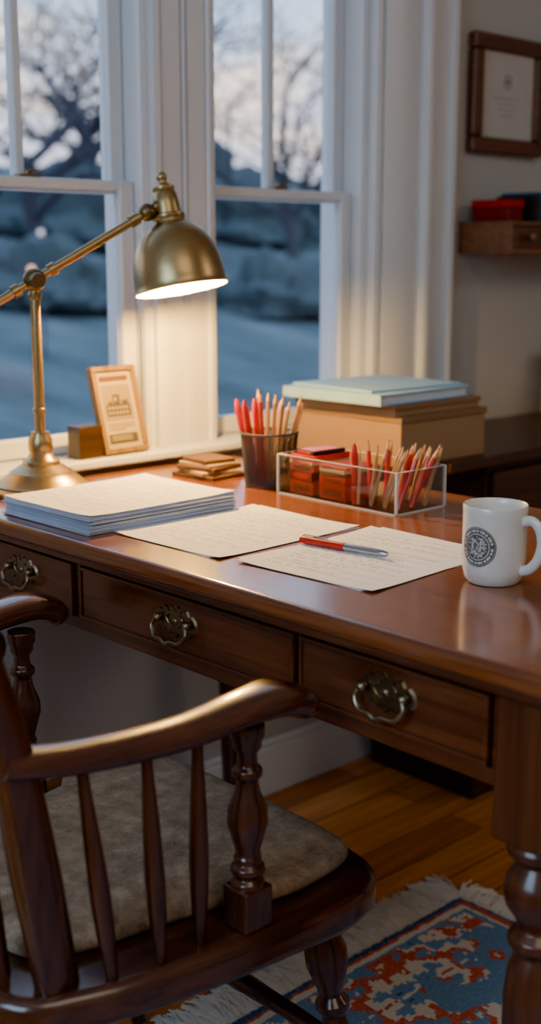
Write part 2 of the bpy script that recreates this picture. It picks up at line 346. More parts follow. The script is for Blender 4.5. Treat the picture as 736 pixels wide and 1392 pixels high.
for s in (-1,1):
    bm=B()
    pts=smoothpts([(-.215,s*.20,.692),(-.14,s*.212,.680),(-.03,s*.226,.677),(.05,s*.234,.686),(.095,s*.236,.687),(.122,s*.235,.677),(.133,s*.234,.664)],6)
    tube(bm,pts,[(.024,.013),(.022,.0145),(.023,.0155),(.028,.016),(.035,.017),(.035,.018),(.023,.012)],20,power=2.7)
    O('armrest',bm,M_chair,parent=chair,label='curved polished armrest with rounded paw end')
    bm=B()
    M=Matrix.Translation((.068,s*.222,.430))
    lathe(bm,postp,24,M=M)
    box(bm,.068-.0195,.068+.0195,s*.222-.0195,s*.222+.0195,.430,.478)
    O('arm_post',bm,M_chairz,parent=chair,bevel=.003,label='turned arm support post')
    for (xt,xb) in ((-.135,-.10),(-.065,-.045),(.0,.008)):
        bm=B(); yt=s*(.222 if xt>-.1 else .213); yb2=s*(.213 if xb>-.07 else .205)
        tube(bm,[(xb+(xt-xb)*t,yb2+(yt-yb2)*t,.425+(.674-.425)*t) for t in (0,.1,.25,.4,.55,.7,.85,1)],[.006,.0075,.0098,.0108,.0098,.0085,.0065,.0055],12,ref=(1,0,0))
        O('arm_spindle',bm,M_chairz,parent=chair)
    bm=B()
    pts=smoothpts([(-.145,s*.175,.42),(-.175,s*.192,.56),(-.205,s*.203,.70),(-.25,s*.208,.85),(-.30,s*.21,1.0)],5)
    tube(bm,pts,[(.017,.022),(.018,.024),(.016,.021),(.014,.018),(.012,.014)],16,ref=(1,0,0),power=2.8)
    O('back_post',bm,M_chairz,parent=chair,label='leaning rear post of the chair back')
for i in range(5):
    t=(i-2)/2; bm=B()
    pts=[(-.175-.09*k**1.1,t*(.125+.03*k),.425+.50*k) for k in (0,.15,.3,.45,.6,.8,1)]
    tube(bm,pts,[.0055,.008,.0105,.0095,.008,.0065,.0055],12,ref=(1,0,0))
    O('back_spindle',bm,M_chairz,parent=chair)
bm=B(); pts=smoothpts([(-.285,-.235,.965),(-.305,-.12,.975),(-.312,0,.98),(-.305,.12,.975),(-.285,.235,.965)],5)
tube(bm,pts,[(.011,.045),(.012,.055),(.013,.06),(.012,.055),(.011,.045)],16,power=3); O('crest_rail',bm,M_chair,parent=chair)
legpr=[(.012,0),(.014,.02),(.013,.05),(.018,.065),(.015,.075),(.017,.10),(.022,.15),(.0225,.19),(.016,.215),(.014,.225),(.021,.235),(.021,.243),(.014,.252),(.018,.265),(.026,.29),(.026,.31),(.018,.335),(.017,.345),(.026,.352),(.026,.375)]
feet={}
for sx in (-1,1):
    for s in (-1,1):
        top=Vector((.215 if sx>0 else -.14,s*.185,.390)); bot=Vector((.245 if sx>0 else -.215,s*.225,.0105))
        d=(top-bot); q=Vector((0,0,1)).rotation_difference(d.normalized()).to_matrix().to_4x4()
        bm=B(); k=d.length/.375
        lathe(bm,[(r,z*k) for r,z in legpr],20,M=Matrix.Translation(bot)@q); feet[(sx,s)]=(bot,d)
        O('leg',bm,M_chairz,parent=chair,label='splayed turned chair leg')
def att(k,z): 
    b,d=feet[k]; return b+d*(z-b.z)/d.z
for a,b,z in (((-1,-1),(1,-1),.16),((-1,1),(1,1),.16),((1,-1),(1,1),.20),((-1,-1),(-1,1),.20)):
    bm=B(); p,q=att(a,z),att(b,z); tube(bm,[p.lerp(q,t) for t in (0,.15,.3,.5,.7,.85,1)],[.008,.011,.012,.015,.012,.011,.008],12); O('stretcher',bm,M_chair,parent=chair)
# cushion
bm=B()
def shp(sc,z): return [bm.verts.new((x*sc+.0,y*sc,z)) for x,y in cout]
cout=rr([(.274,0),(.271,-.15),(.250,-.212),(.17,-.228),(.115,-.222),(.0,-.195),(-.10,-.175),(-.150,-.135),(-.160,0),(-.150,.135),(-.10,.175),(.0,.195),(.115,.222),(.17,.228),(.250,.212),(.271,.15)])
cout=[(x,y*(.86 if x<.11 else .94)) for x,y in cout]
rings=[shp(.96,.4305),shp(.99,.433),shp(1.0,.439),shp(.99,.446),shp(.96,.450),shp(.85,.453),shp(.6,.455),shp(.3,.455)]
bm.faces.new(list(reversed(rings[0]))); bm.faces.new(rings[-1])
for a,b in zip(rings,rings[1:]):
    for i in range(len(a)): bm.faces.new((a[i],a[(i+1)%len(a)],b[(i+1)%len(a)],b[i]))
O('seat_cushion',bm,M_fab,loc=(CX,CY,0),ang=60,label='flat mottled grey-brown fabric cushion on the chair',category='cushion')
# ------------------------------------------------------------------ desk lamp
LX,LY=1.070,-.137
lamp=T('desk_lamp','aged brass adjustable desk lamp with lit bell shade','lamp',(LX,LY,DZ))
bm=B(); lathe(bm,[(.074,0),(.080,.002),(.081,.008),(.077,.012),(.074,.013),(.074,.016),(.070,.018),(.062,.025),(.054,.031),(.051,.036),(.046,.038),(.036,.045),(.030,.048),(.030,.053),(.023,.057),(.018,.066),(.020,.074),(.0195,.088),(.015,.096),(.015,.100)],48)
O('lamp_base',bm,M_brass,parent=lamp,label='domed round brass base')
bm=B(); lathe(bm,[(.0085,.098),(.0085,.13),(.0105,.132),(.0105,.137),(.0085,.139),(.0080,.31),(.0105,.312),(.011,.318),(.0085,.322),(.0085,.33)],20)
O('lamp_pole',bm,M_brass,parent=lamp)
MC=Vector((1.294,-.228,1.089))-Vector((LX,LY,DZ)); down=Vector((.045,-.215,-1)).normalized(); up=-down
Q=Vector((0,0,1)).rotation_difference(up).to_matrix().to_4x4(); MS=Matrix.Translation(MC)@Q
J=Vector((0,0,.340)); neck=MC+up*.142
aim=neck-Vector((.024,-.004,.010)); dr_=(aim-J).normalized()
bm=B(); sphere(bm,J,.0185,u=20,v=14)
side=dr_.cross(Vector((0,0,1))).normalized()
tube(bm,[J-side*.026,J-side*.013,J+side*.013,J+side*.026],[.011,.013,.013,.011],20); O('pivot_joint',bm,M_brassd,parent=lamp,label='dark brass knuckle joint')
bm=B(); tail=J-dr_*.30
tube(bm,[tail+(aim-tail)*t for t in [i/10 for i in range(11)]],[.0070],14)
for d in (-.034,.034): tube(bm,[J+dr_*d-dr_*.006,J+dr_*d+dr_*.006],[.0105],14)
tube(bm,[aim-dr_*.045,aim-dr_*.03],[.010],14); tube(bm,[tail,tail+dr_*.03],[.012],14)
O('lamp_arm',bm,M_brass,parent=lamp)
bm=B(); sphere(bm,aim-dr_*.012,.0145,u=18,v=12); tube(bm,[aim-dr_*.004,neck],[.0085],12); sphere(bm,aim+dr_*.008,.0105); O('shade_joint',bm,M_brassd,parent=lamp)
bm=B()
sprof=[(.0765,-.001),(.078,.001),(.0765,.004),(.0765,.012),(.0750,.030),(.0715,.050),(.0655,.068),(.056,.085),(.044,.098),(.034,.105),(.027,.109),(.026,.114),(.0275,.117),(.0275,.121),(.0225,.124),(.0215,.140),(.020,.156),(.017,.160),(.0185,.163),(.0185,.167),(.012,.171),(.008,.174),(.0075,.178)]
lathe(bm,sprof,56,M=MS,cap=False); sphere(bm,(MC+up*.184),.009)
shade=O('lamp_shade',bm,M_brass,parent=lamp,label='bell-shaped brass shade')
bm=B(); lathe(bm,[(.0755,0),(.0745,.012),(.073,.030),(.0695,.050),(.0635,.067),(.054,.083),(.042,.095),(.022,.100)],56,M=MS,cap=False)
O('shade_lining',bm,M_lining,parent=shade,label='pale inner lining glowing warm')
bm=B(); sphere(bm,MC+up*.040,.021,sc=(1,1,1.15)); O('light_bulb',bm,M_bulb,parent=lamp,label='glowing warm bulb')
bm=B(); lathe(bm,[(.013,.062),(.014,.098)],20,M=MS); O('bulb_socket',bm,M_brassd,parent=lamp)
# ------------------------------------------------------------------ paper
def sheet(name,cx,cy,z,rz,w=.216,h=.27,mat=None,label='',group=None,curl=.0015,seed=0):
    bm=B(); nx,ny=8,10; g=[]
    for j in range(ny+1):
        row=[]
        for i in range(nx+1):
            x=(i/nx-.5)*w; y=(j/ny-.5)*h
            c=max(0,(abs(x)/(w/2))*(abs(y)/(h/2))-.55)/.45
            row.append(bm.verts.new((x,y,.0003+c*c*curl)))
        g.append(row)
    for j in range(ny):
        for i in range(nx): bm.faces.new((g[j][i],g[j][i+1],g[j+1][i+1],g[j+1][i]))
    ex=bmesh.ops.extrude_face_region(bm,geom=bm.faces[:])
    for v in ex['geom']:
        if isinstance(v,bmesh.types.BMVert): v.co.z+=.0004
    return O(name,bm,mat,loc=(cx,cy,z),rot=(0,0,rz),label=label,category='paper',group=group)
PM1=papermat('written_page',.216,.27,26,seed=1.3); PM2=papermat('written_page_b',.216,.27,22,seed=9.1); PM3=papermat('written_page_c',.216,.27,26,seed=4.4,base=(.86,.87,.90))
R90=-math.pi/2
SX,SY=1.075,-.345
bm=B(); rnd=random.Random(3)
for i in range(16):
    a=rnd.uniform(-.018,.018); dx,dy=rnd.uniform(-.004,.004),rnd.uniform(-.004,.004)
    M=Matrix.Translation((dx,dy,i*.0016))@Matrix.Rotation(a,4,'Z')
    box(bm,-.108,.108,-.135,.135,0,.0013,M=M)
O('paper_stack',bm,M_paperst,loc=(SX,SY,DZ),rot=(0,0,R90+.02),label='thick stack of loose printed pages on desk',category='paper stack',kind='stuff',flat=True)
sheet('paper_sheet',SX,SY,DZ+.0256,R90+.03,mat=PM3,label='top printed page lying on the paper stack',curl=.002)
sheet('paper_sheet',1.118,-.562,DZ+.0001,R90-.04,mat=PM2,label='page tucked under another page beside stack',curl=.0)
sheet('paper_sheet',1.114,-.568,DZ+.001,R90+.035,mat=PM1,label='loose handwritten page beside the paper stack',curl=.002)
sheet('paper_sheet',1.14,-.800,DZ+.0001,R90-.02,mat=PM1,label='page lying beneath the page with pen',curl=.0)
sheet('paper_sheet',1.134,-.803,DZ+.001,R90+.07,mat=PM2,label='loose handwritten page under the red pen',curl=.002,seed=2)
# pen
p0=Vector((1.118,-.690,DZ+.0075)); p1=Vector((1.138,-.828,DZ+.0075)); d=(p1-p0)
pen=T('pen','red and silver ballpoint pen lying on a page','pen',p0,dirrot(d)); Lp=d.length
bm=B(); lathe(bm,[(.0032,0),(.0049,.001),(.0053,.004),(.0053,.066),(.0055,.068),(.0055,.072)],20); O('pen_cap',bm,M_red,parent=pen,label='glossy red cap')
bm=B(); lathe(bm,[(.0050,.072),(.0050,.122),(.0047,.126),(.0036,Lp-.003),(.0015,Lp)],20); O('pen_barrel',bm,M_chrome,parent=pen,label='brushed silver barrel')
bm=B(); tube(bm,[(0,.0056,.004),(0,.0069,.006),(0,.0069,.045)],[(.0015,.0008)],8,ref=(0,1,0)); O('pen_clip',bm,M_chrome,parent=pen)
# mug
mug=T('coffee_mug','off-white ceramic mug with round dark emblem','mug',(1.153,-.980,DZ))
bm=B(); lathe(bm,[(.026,0),(.030,.001),(.034,.006),(.0365,.016),(.0375,.03),(.0378,.085),(.0380,.092),(.0372,.0935),(.0360,.092),(.0355,.085),(.0350,.03),(.033,.012),(.028,.007),(.001,.0065)],48,cap=False)
bm.faces.new([v for v in bm.verts if abs(v.co.z)<1e-6 and v.co.length<.03][::-1])
O('mug_body',bm,M_mug,parent=mug)
ha=math.radians(-84); hd=Vector((math.cos(ha),math.sin(ha),0))
bm=B(); pts=smoothpts([hd*.0360+Vector((0,0,.076)),hd*.048+Vector((0,0,.079)),hd*.058+Vector((0,0,.071)),hd*.062+Vector((0,0,.053)),hd*.057+Vector((0,0,.034)),hd*.047+Vector((0,0,.022)),hd*.0360+Vector((0,0,.018))],6)
tube(bm,pts,[(.0060,.0042)],14,ref=hd.cross(Vector((0,0,1)))); O('mug_handle',bm,M_mug,parent=mug)
ea=math.radians(185); bm=B()
def embf(RM):
    def emb(a,b):
        an=ea+a/RM; return Vector((RM*math.cos(an),RM*math.sin(an),.048+b))
    return emb
def patch(fn,nr,nt_,r0,r1,a0=0,a1=2*math.pi,mi=0):
    g=[]
    for i in range(nr+1):
        r=r0+(r1-r0)*i/nr; g.append([bm.verts.new(fn(r*math.cos(a0+(a1-a0)*j/nt_),r*math.sin(a0+(a1-a0)*j/nt_))) for j in range(nt_+1)])
    for i in range(nr):
        for j in range(nt_): bm.faces.new((g[i][j],g[i][j+1],g[i+1][j+1],g[i+1][j])).material_index=mi
e0=embf(.0380); e1=embf(.03812)
patch(e0,1,48,.0225,.0235); patch(e0,2,48,.0158,.0219); patch(e0,3,36,.0002,.0148)
for k in range(30):
    if k in (0,15): continue
    a=2*math.pi*k/30; patch(e1,1,2,.0178,.0202,a,a+.10+.04*(k%3),mi=1)
re=random.Random(8)
for i in range(-5,6):
    for j in range(-6,7):
        q,z=i*.0022,j*.0020
        if math.hypot(q,z)>.0125 or re.random()<.42: continue
        w2,h2=re.uniform(.0006,.0010),re.uniform(.0005,.0009)
        vs=[bm.verts.new(e1(q+a_,z+b_)) for a_,b_ in ((-w2,-h2),(w2,-h2),(w2,h2),(-w2,h2))]; bm.faces.new(vs).material_index=1
for sgn in (-1,1):
    vs=[bm.verts.new(e1(sgn*a_,b_)) for a_,b_ in ((.0046,.0085),(.0056,.0085),(.0056,-.002),(.0008,-.0095),(0,-.0095),(.0046,-.0025))]; bm.faces.new(vs).material_index=1
vs=[bm.verts.new(e1(a_,b_)) for a_,b_ in ((-.0056,.0085),(.0056,.0085),(.0056,.0096),(-.0056,.0096))]; bm.faces.new(vs).material_index=1
O('emblem',bm,[M_emb,M_mug],parent=mug,flat=True,label='round grey seal print with lettered ring')
# pencils
def pencil_mesh(L,body,key,r=.0037):
    bm=B()
    lathe(bm,[(r*.98,0),(r,.001),(r,L-.017)],6,mi=0); lathe(bm,[(r,L-.017),(.0011,L-.0035)],12,mi=1); lathe(bm,[(.0011,L-.0036),(.0002,L)],8,mi=2)
    me=bpy.data.meshes.new(key); bmesh.ops.recalc_face_normals(bm,faces=bm.faces[:]); bm.to_mesh(me); bm.free()
    for m in (body,M_pcwood,M_graph): me.materials.append(m)
    return me
PMn=pencil_mesh(.150,M_pcnat,'pencil_natural'); PMn2=pencil_mesh(.138,M_pcnat,'pencil_natural_b'); PMr=pencil_mesh(.154,M_red,'pencil_red')
PSn=pencil_mesh(.094,M_pcnat,'short_pencil_natural',.0030); PSn2=pencil_mesh(.084,M_pcwood,'short_pencil_pale',.0030); PSr=pencil_mesh(.098,M_red,'short_pencil_red',.0034)
def put(me,name,base,top,label,cat,group):
    o=bpy.data.objects.new(name,me); COL.objects.link(o); o.location=base; o.rotation_euler=dirrot(Vector(top)-Vector(base)); props(o,label,cat,group)
    for p in me.polygons: p.use_smooth=False
    return o
# cup
KX,KY=1.385,-.342
cup=T('pencil_cup','dark wire mesh metal pencil cup','pencil cup',(KX,KY,DZ))
bm=B(); prof=[(.040+.0075*i/22,.003+.086*i/22) for i in range(23)]
lathe(bm,prof,72,cap=False)
o=O('mesh_wall',bm,M_mesh,parent=cup); md=o.modifiers.new('w','WIREFRAME'); md.thickness=.0019; md.use_replace=True
bm=B(); lathe(bm,[(.0405,0),(.0415,.002),(.0415,.006),(.040,.006),(.0395,.003),(.001,.0025)],40); O('cup_bottom',bm,M_mesh,parent=cup)
bm=B(); tube(bm,[(.048*math.cos(a),.048*math.sin(a),.090) for a in [2*math.pi*i/48 for i in range(48)]],[.0024],8,closed=True); O('cup_rim',bm,M_mesh,parent=cup)
Rv=Vector((.731,-.682,0)); Fv=Vector((.682,.731,0)); K=Vector((KX,KY,DZ+.0075))
for i,(a,b,c,d_) in enumerate([(.001,-.008,.010,-.012),(.008,.004,.034,.004),(.018,-.010,.050,-.014),(.002,.018,.020,.028),(-.006,.010,-.002,.016),(.022,.010,.056,.014),(.008,-.022,.022,-.030)]):
    put(PMn if i%2==0 else PMn2,'pencil',K+Rv*a+Fv*b,K+Rv*c+Fv*d_+Vector((0,0,.132)),'natural wood pencil standing in the mesh cup','pencil','natural pencils in the mesh cup')
for i,(a,b,c,d_) in enumerate([(-.008,-.020,-.014,-.028),(-.012,.022,-.018,.032)]):
    put(PMr,'pencil',K+Rv*a+Fv*b,K+Rv*c+Fv*d_+Vector((0,0,.132)),'red painted pencil standing in the mesh cup','pencil','red pencils in the mesh cup')
def marker(base,top,L=.140,label='red felt marker standing in the mesh cup',group='red markers in the mesh cup'):
    m=T('marker',label,'marker',base,dirrot(Vector(top)-Vector(base)),group)
    bm=B(); lathe(bm,[(.0045,0),(.0050,.002),(.0050,L*.62)],16); O('marker_barrel',bm,M_red,parent=m)
    bm=B(); lathe(bm,[(.0060,L*.62),(.0060,L-.018),(.0036,L-.005),(.0015,L)],16); O('marker_cap',bm,M_red,parent=m)
for a,b,c,d_ in ((-.026,.006,-.054,.010),(-.022,-.012,-.040,-.020),(-.014,-.002,-.024,-.002)):
    marker(K+Rv*a+Fv*b,K+Rv*c+Fv*d_+Vector((0,0,.128)))
# acrylic organiser
AX0,AX1,AY0,AY1=1.348,1.462,-.657,-.400; AH=.064
org=T('desk_organizer','clear acrylic desk organizer tray with compartments','organizer',(AX0,AY0,DZ))
w_,l_=AX1-AX0,AY1-AY0; t_=.003
bm=B()
box(bm,0,w_,0,l_,0,t_); box(bm,0,t_,0,l_,t_,AH); box(bm,w_-t_,w_,0,l_,t_,AH); box(bm,t_,w_-t_,0,t_,t_,AH); box(bm,t_,w_-t_,l_-t_,l_,t_,AH)
O('tray_body',bm,M_acr,parent=org,flat=True)
bm=B(); box(bm,t_,w_-t_,.098,.101,t_,AH-.004); O('divider',bm,M_acr,parent=org,flat=True)
bm=B()
e=.0004
for q in ((0,t_,0,l_),(w_-t_,w_,0,l_),(t_,w_-t_,0,t_),(t_,w_-t_,l_-t_,l_)): box(bm,*q,AH,AH+.0008)
for x,y in ((0,0),(w_-t_,0),(0,l_-t_),(w_-t_,l_-t_)): box(bm,x-e,x+t_+e,y-e,y+t_+e,0,AH)
box(bm,-e,w_+e,-e,t_,0,.002); box(bm,-e,t_,-e,l_+e,0,.002)
O('tray_edge',bm,M_acre,parent=org,flat=True,label='bright polished acrylic edges')
TZ=DZ+t_+.0003
def flatbox(nm,x,y,z,w2,l2,h2,rz,m1,m2,lb,cat):
    bm=B(); box(bm,-w2/2,w2/2,-l2/2,l2/2,0,h2,mi=0); box(bm,-w2*.42,w2*.42,-l2*.40,l2*.40,h2,h2+.0004,mi=1)
    box(bm,-w2/2-.0003,-w2/2,-l2*.35,l2*.35,h2*.25,h2*.75,mi=1)
    return O(nm,bm,[m1,m2],loc=(x,y,TZ+z),rot=(0,0,rz),bevel=.0004,bseg=1,label=lb,category=cat)
z=0
for k,(h2,m1,m2,rz,lb) in enumerate(((.020,M_redcard,M_dkred,.02,'thin red card box at the bottom of the tray stack'),(.016,M_dkred,M_redcard,-.03,'dark red card box in the tray stack'),(.010,M_redcard,M_black,.03,'red card box in the tray stack'),(.004,M_note,M_redcard,-.02,'cream card packet in the tray stack'),(.010,M_red,M_dkred,.04,'glossy red case near the top of the stack'),(.006,M_black,M_red,-.06,'small black case on top of red boxes'))):
    flatbox('flat_case',1.404,-.443,z,.086 if k<5 else .070,.052 if k<5 else .044,h2,rz,m1,m2,lb,'case'); z+=h2+.0006
z=0
for k,(h2,m1,m2,rz,lb) in enumerate(((.022,M_redcard,M_dkred,.0,'red card box low in the second tray stack'),(.014,M_redcard,M_dkred,-.02,'red card box in second stack'),(.005,M_note2,M_note2,.03,'brown note pad stacked on the red box'),(.006,M_note,M_note,-.04,'cream note pad stacked on the red box'),(.003,M_redcard,M_dkred,.02,'thin red card on the note pads'))):
    flatbox('note_pad' if k in (2,3) else 'flat_case',1.397,-.514,z,.076,.056,h2,rz,m1,m2,lb,'note pad' if k in (2,3) else 'case'); z+=h2+.0006
# short pencils fanning toward the open end of the tray
rn=random.Random(12)
for i in range(24):
    y=max(-.567-.0034*i-rn.uniform(0,.003),-.647); x=1.360+((i*7)%24)/23*.088
    fan=(i/23-.02)*.060+rn.uniform(-.008,.012)
    lean=Rv*fan*.85+Fv*rn.uniform(-.012,.012)
    red=i in (1,5,9,12,15,17,19,21,22)
    tx=min(max(x+lean.x,1.357),1.453); ty=min(y+lean.y,-.562)
    frac=.062/.090
    if y+(ty-y)*frac<-.6495: ty=y+(-.6495-y)/frac
    put(PSr if red else (PSn if i%3 else PSn2),'pencil',(x,y,TZ+.001),(tx,ty,TZ+.091),'short red pencil standing in the acrylic tray' if red else 'short natural pencil standing in the acrylic tray','pencil','short red pencils in the tray' if red else 'short natural pencils in the tray')
marker(Vector((1.359,-.5635,TZ)),Vector((1.357,-.562,TZ+.09)),.095,'short red marker standing in the acrylic tray',None)
for k,(w2,l2,h2,mt,rz,lb) in enumerate(((.085,.10,.007,M_note2,.1,'brown leather notebook at the bottom of small stack'),(.08,.085,.006,M_note,-.15,'cream sticky note pad in small stack'),(.078,.085,.007,M_note2,.2,'brown note pad in small stack'),(.070,.080,.005,M_note,.02,'cream note pad in small stack'),(.065,.07,.007,M_note2,-.08,'dark brown note pad on top of small stack'))):
    bm=B(); box(bm,-w2/2,w2/2,-l2/2,l2/2,0,h2); O('note_pad',bm,mt,loc=(1.372,-.200,DZ+[0,.0072,.0134,.0206,.0258][k]),rot=(0,0,rz),bevel=.001,label=lb,category='note pad')
# picture frame on sill
fr=T('photo_frame','small gold-brown frame with yellowed print on windowsill','picture frame',(1.318,-.030,Z0+.0012),(math.radians(-15),0,math.radians(3)))
fw,fh=.102,.160
bm=B(); b_=.010
for q in ((-fw/2,fw/2,0,b_),(-fw/2,fw/2,fh-b_,fh),(-fw/2,-fw/2+b_,b_,fh-b_),(fw/2-b_,fw/2,b_,fh-b_)): box(bm,q[0],q[1],-.010,.006,q[2],q[3])
O('frame_border',bm,M_ltwood,parent=fr,bevel=.002)
M_mat_=P('cream_mat',(.42,.34,.19),.7); M_or=P('russet_ink',(.12,.045,.018),.6); M_bro=P('brown_ink',(.06,.05,.034),.6); M_pr=P('print_ground',(.26,.20,.10),.7)
bm=B(); box(bm,-fw/2+b_,fw/2-b_,-.003,.004,b_,fh-b_,mi=0)
box(bm,-.033,.033,-.0034,-.003,.132,.142,mi=1)
box(bm,-.033,.033,-.0034,-.003,.060,.126,mi=3)
box(bm,-.027,.027,-.0037,-.0034,.068,.090,mi=2); box(bm,-.010,.006,-.0037,-.0034,.090,.108,mi=2); box(bm,-.022,-.012,-.0037,-.0034,.090,.095,mi=2); box(bm,.010,.024,-.0037,-.0034,.090,.097,mi=2)
for q in (-.023,-.015,-.007,.001,.009,.017):
    for z in (.072,.081): box(bm,q,q+.004,-.0040,-.0037,z,z+.005,mi=0)
box(bm,-.006,-.002,-.0040,-.0037,.096,.103,mi=0)
for z in (.053,.048,.043): box(bm,-.030,.030 if z>.044 else .01,-.0034,-.003,z,z+.0018,mi=2)
box(bm,-.033,.033,-.0034,-.003,.018,.036,mi=2)
for z in (.030,.025): box(bm,-.027,.02,-.0038,-.0034,z,z+.0018,mi=0)
O('framed_print',bm,[M_mat_,M_or,M_bro,M_pr],parent=fr,flat=True,label='yellowed print with small building and caption lines')
bm=B(); box(bm,-.015,.015,.006,.009,.05,.12); O('easel_back',bm,M_cardd,parent=fr)
bm=B(); box(bm,-.026,.026,-.018,.018,0,.058); o=O('keepsake_box',bm,wood('dark_block_wood',(.018,.009,.006),(.045,.02,.012),'x',.4,.2),loc=(1.238,-.018,Z0+.0003),rot=(0,0,.05),bevel=.002,label='small dark wooden block behind the framed print',category='box')
# ------------------------------------------------------------------ credenza and things on it
CZ=.757
cab=T('credenza','dark brown wooden credenza with drawers against the wall','cabinet',(1.82,-.38,0))
bm=B(); box(bm,0,1.4,.0,.36,.735,CZ); O('cabinet_top',bm,M_cab,parent=cab,bevel=.004)
bm=B(); box(bm,.14,1.38,.02,.355,.07,.735); box(bm,.17,1.35,.05,.34,0,.07); O('cabinet_body',bm,M_cab,parent=cab,bevel=.003)
for i in range(3):
    for j in range(2):
        bm=B(); x0=.15+i*.41; z0=.40+j*.165; box(bm,x0,x0+.395,.008,.02,z0,z0+.155); d=O('drawer',bm,M_cab,parent=cab,bevel=.002)
        bm=B(); lathe(bm,[(.004,0),(.005,.01),(.011,.016),(.010,.022),(.004,.025)],16,M=Matrix.Translation((x0+.2,.008,z0+.08))@Matrix.Rotation(math.pi/2,4,'X')); O('knob',bm,M_pull,parent=d)
def lidbox(x0,x1,y0,y1,z0,z1,label,lid):
    th=T('cardboard_box',label,'box',((x0+x1)/2,(y0+y1)/2,z0)); hx,hy,h=(x1-x0)/2,(y1-y0)/2,z1-z0
    bm=B(); box(bm,-hx,hx,-hy,hy,0,h-lid); O('box_body',bm,M_card,parent=th,bevel=.001)
    bm=B(); box(bm,-hx-.003,hx+.003,-hy-.003,hy+.003,h-lid,h); O('box_lid',bm,M_cardd,parent=th,bevel=.001)
lidbox(1.715,1.968,-.345,-.07,CZ,CZ+.094,'tan cardboard storage box on the credenza',.012)
lidbox(1.705,1.955,-.338,-.075,CZ+.0943,CZ+.116,'shallow tan cardboard box under the blue book',.010)
bk=T('book','large pale blue book lying on cardboard boxes','book',(1.800,-.205,CZ+.1166),(0,0,.03),None)
bm=B(); box(bm,-.135,.135,-.125,.125,0,.002); box(bm,-.135,.135,-.125,.125,.018,.0205); box(bm,-.135,-.132,-.125,.125,.002,.018); O('book_cover',bm,M_book,parent=bk,bevel=.0006)
bm=B(); box(bm,-.132,.130,-.120,.120,.002,.018); O('page_block',bm,M_pages,parent=bk,flat=True)
bm=B(); box(bm,-.125,.125,-.110,.110,0,.005); O('folder',bm,P('blue_folder',(.26,.50,.76),.5),loc=(1.808,-.20,CZ+.1374),rot=(0,0,-.05),bevel=.001,label='thin blue folder lying on the pale book',category='folder')
lidbox(2.60,2.78,-.22,-.04,CZ,CZ+.16,'upright brown cardboard box on the credenza',.03)
# wall shelf
sh=T('wall_shelf','brown wooden wall shelf with small drawer','shelf',(2.30,0,1.149))
bm=B(); hs=.071
box(bm,0,.5,-.15,-.0005,0,.010); box(bm,0,.5,-.15,-.0005,hs-.010,hs); box(bm,0,.012,-.148,-.0005,.010,hs-.010); box(bm,.488,.5,-.148,-.0005,.010,hs-.010); box(bm,.012,.488,-.012,-.0005,.010,hs-.010); box(bm,.245,.255,-.148,-.012,.010,hs-.010)
O('shelf_body',bm,M_shelf,parent=sh,bevel=.0015)
for x0 in (.013,.256):
    bm=B(); box(bm,x0,x0+.231,-.149,-.02,.011,hs-.011); d=O('drawer',bm,M_frame,parent=sh,bevel=.0015)
    bm=B(); lathe(bm,[(.003,0),(.004,.008),(.009,.013),(.008,.018),(.003,.020)],16,M=Matrix.Translation((x0+.05,-.149,hs/2))@Matrix.Rotation(math.pi/2,4,'X')); O('knob',bm,M_pull,parent=d)
SZ=1.149+hs+.0004
def rbox(name,x0,x1,y0,y1,z0,z1,mat,label,cat,bevel=.0015,band=None):
    cx,cy=(x0+x1)/2,(y0+y1)/2; th=T(name,label,cat,(cx,cy,z0))
    bm=B(); hx,hy=(x1-x0)/2,(y1-y0)/2; box(bm,-hx,hx,-hy,hy,0,(z1-z0)*.62); O('box_body',bm,mat,parent=th,bevel=bevel)
    bm=B(); box(bm,-hx-.0012,hx+.0012,-hy-.0012,hy+.0012,(z1-z0)*.62,z1-z0); O('box_lid',bm,band or mat,parent=th,bevel=bevel)
rbox('storage_tin',2.315,2.372,-.128,-.025,SZ,SZ+.048,M_dkred,'red lidded box on the wall shelf','box',bevel=.002,band=M_redcard)
for k,(x,y,h,mt,tl,lb) in enumerate(((2.400,-.088,.058,M_black,0,'black book upright on wall shelf'),(2.427,-.080,.066,M_bluebk,0,'dark blue book upright on wall shelf'),(2.461,-.088,.060,M_bluebk,-.12,'dark blue book leaning on wall shelf'))):
    b1=T('book',lb,'book',(x,y,SZ+(.0015 if tl else 0)),(0,tl,0),'upright books on wall shelf'); bm=B(); box(bm,-.010,.010,-.055,-.052,0,h); box(bm,-.010,-.008,-.052,.05,0,h); box(bm,.008,.010,-.052,.05,0,h); O('book_cover',bm,mt,parent=b1)
    bm=B(); box(bm,-.008,.008,-.052,.046,.002,h-.003); O('page_block',bm,M_pages,parent=b1)
# wall picture
pf=T('wall_picture','brown wood framed certificate hanging on the wall','picture',(2.313,-.001,1.376))
pw,ph=.273,.262; b_=.036
bm=B()
for q in ((0,pw,0,b_),(0,pw,ph-b_,ph),(0,b_,b_,ph-b_),(pw-b_,pw,b_,ph-b_)): box(bm,q[0],q[1],-.024,0,q[2],q[3])
O('frame_border',bm,M_frame,parent=pf,bevel=.006,bseg=3)
M_cert=P('certificate_paper',(.50,.49,.46),.8); M_ink=P('faint_ink',(.26,.24,.22),.8)
bm=B(); box(bm,b_,pw-b_,-.012,-.001,b_,ph-b_,mi=0)
c=pw/2
tube(bm,[(c+.015*math.cos(a),-.0122,ph*.62+.015*math.sin(a)) for a in [2*math.pi*i/24 for i in range(24)]],[.0015],6,closed=True,ref=(0,1,0),mi=1)
lathe(bm,[(.008,0),(.008,.0005)],24,M=Matrix.Translation((c,-.012,ph*.62))@Matrix.Rotation(math.pi/2,4,'X'),mi=1)
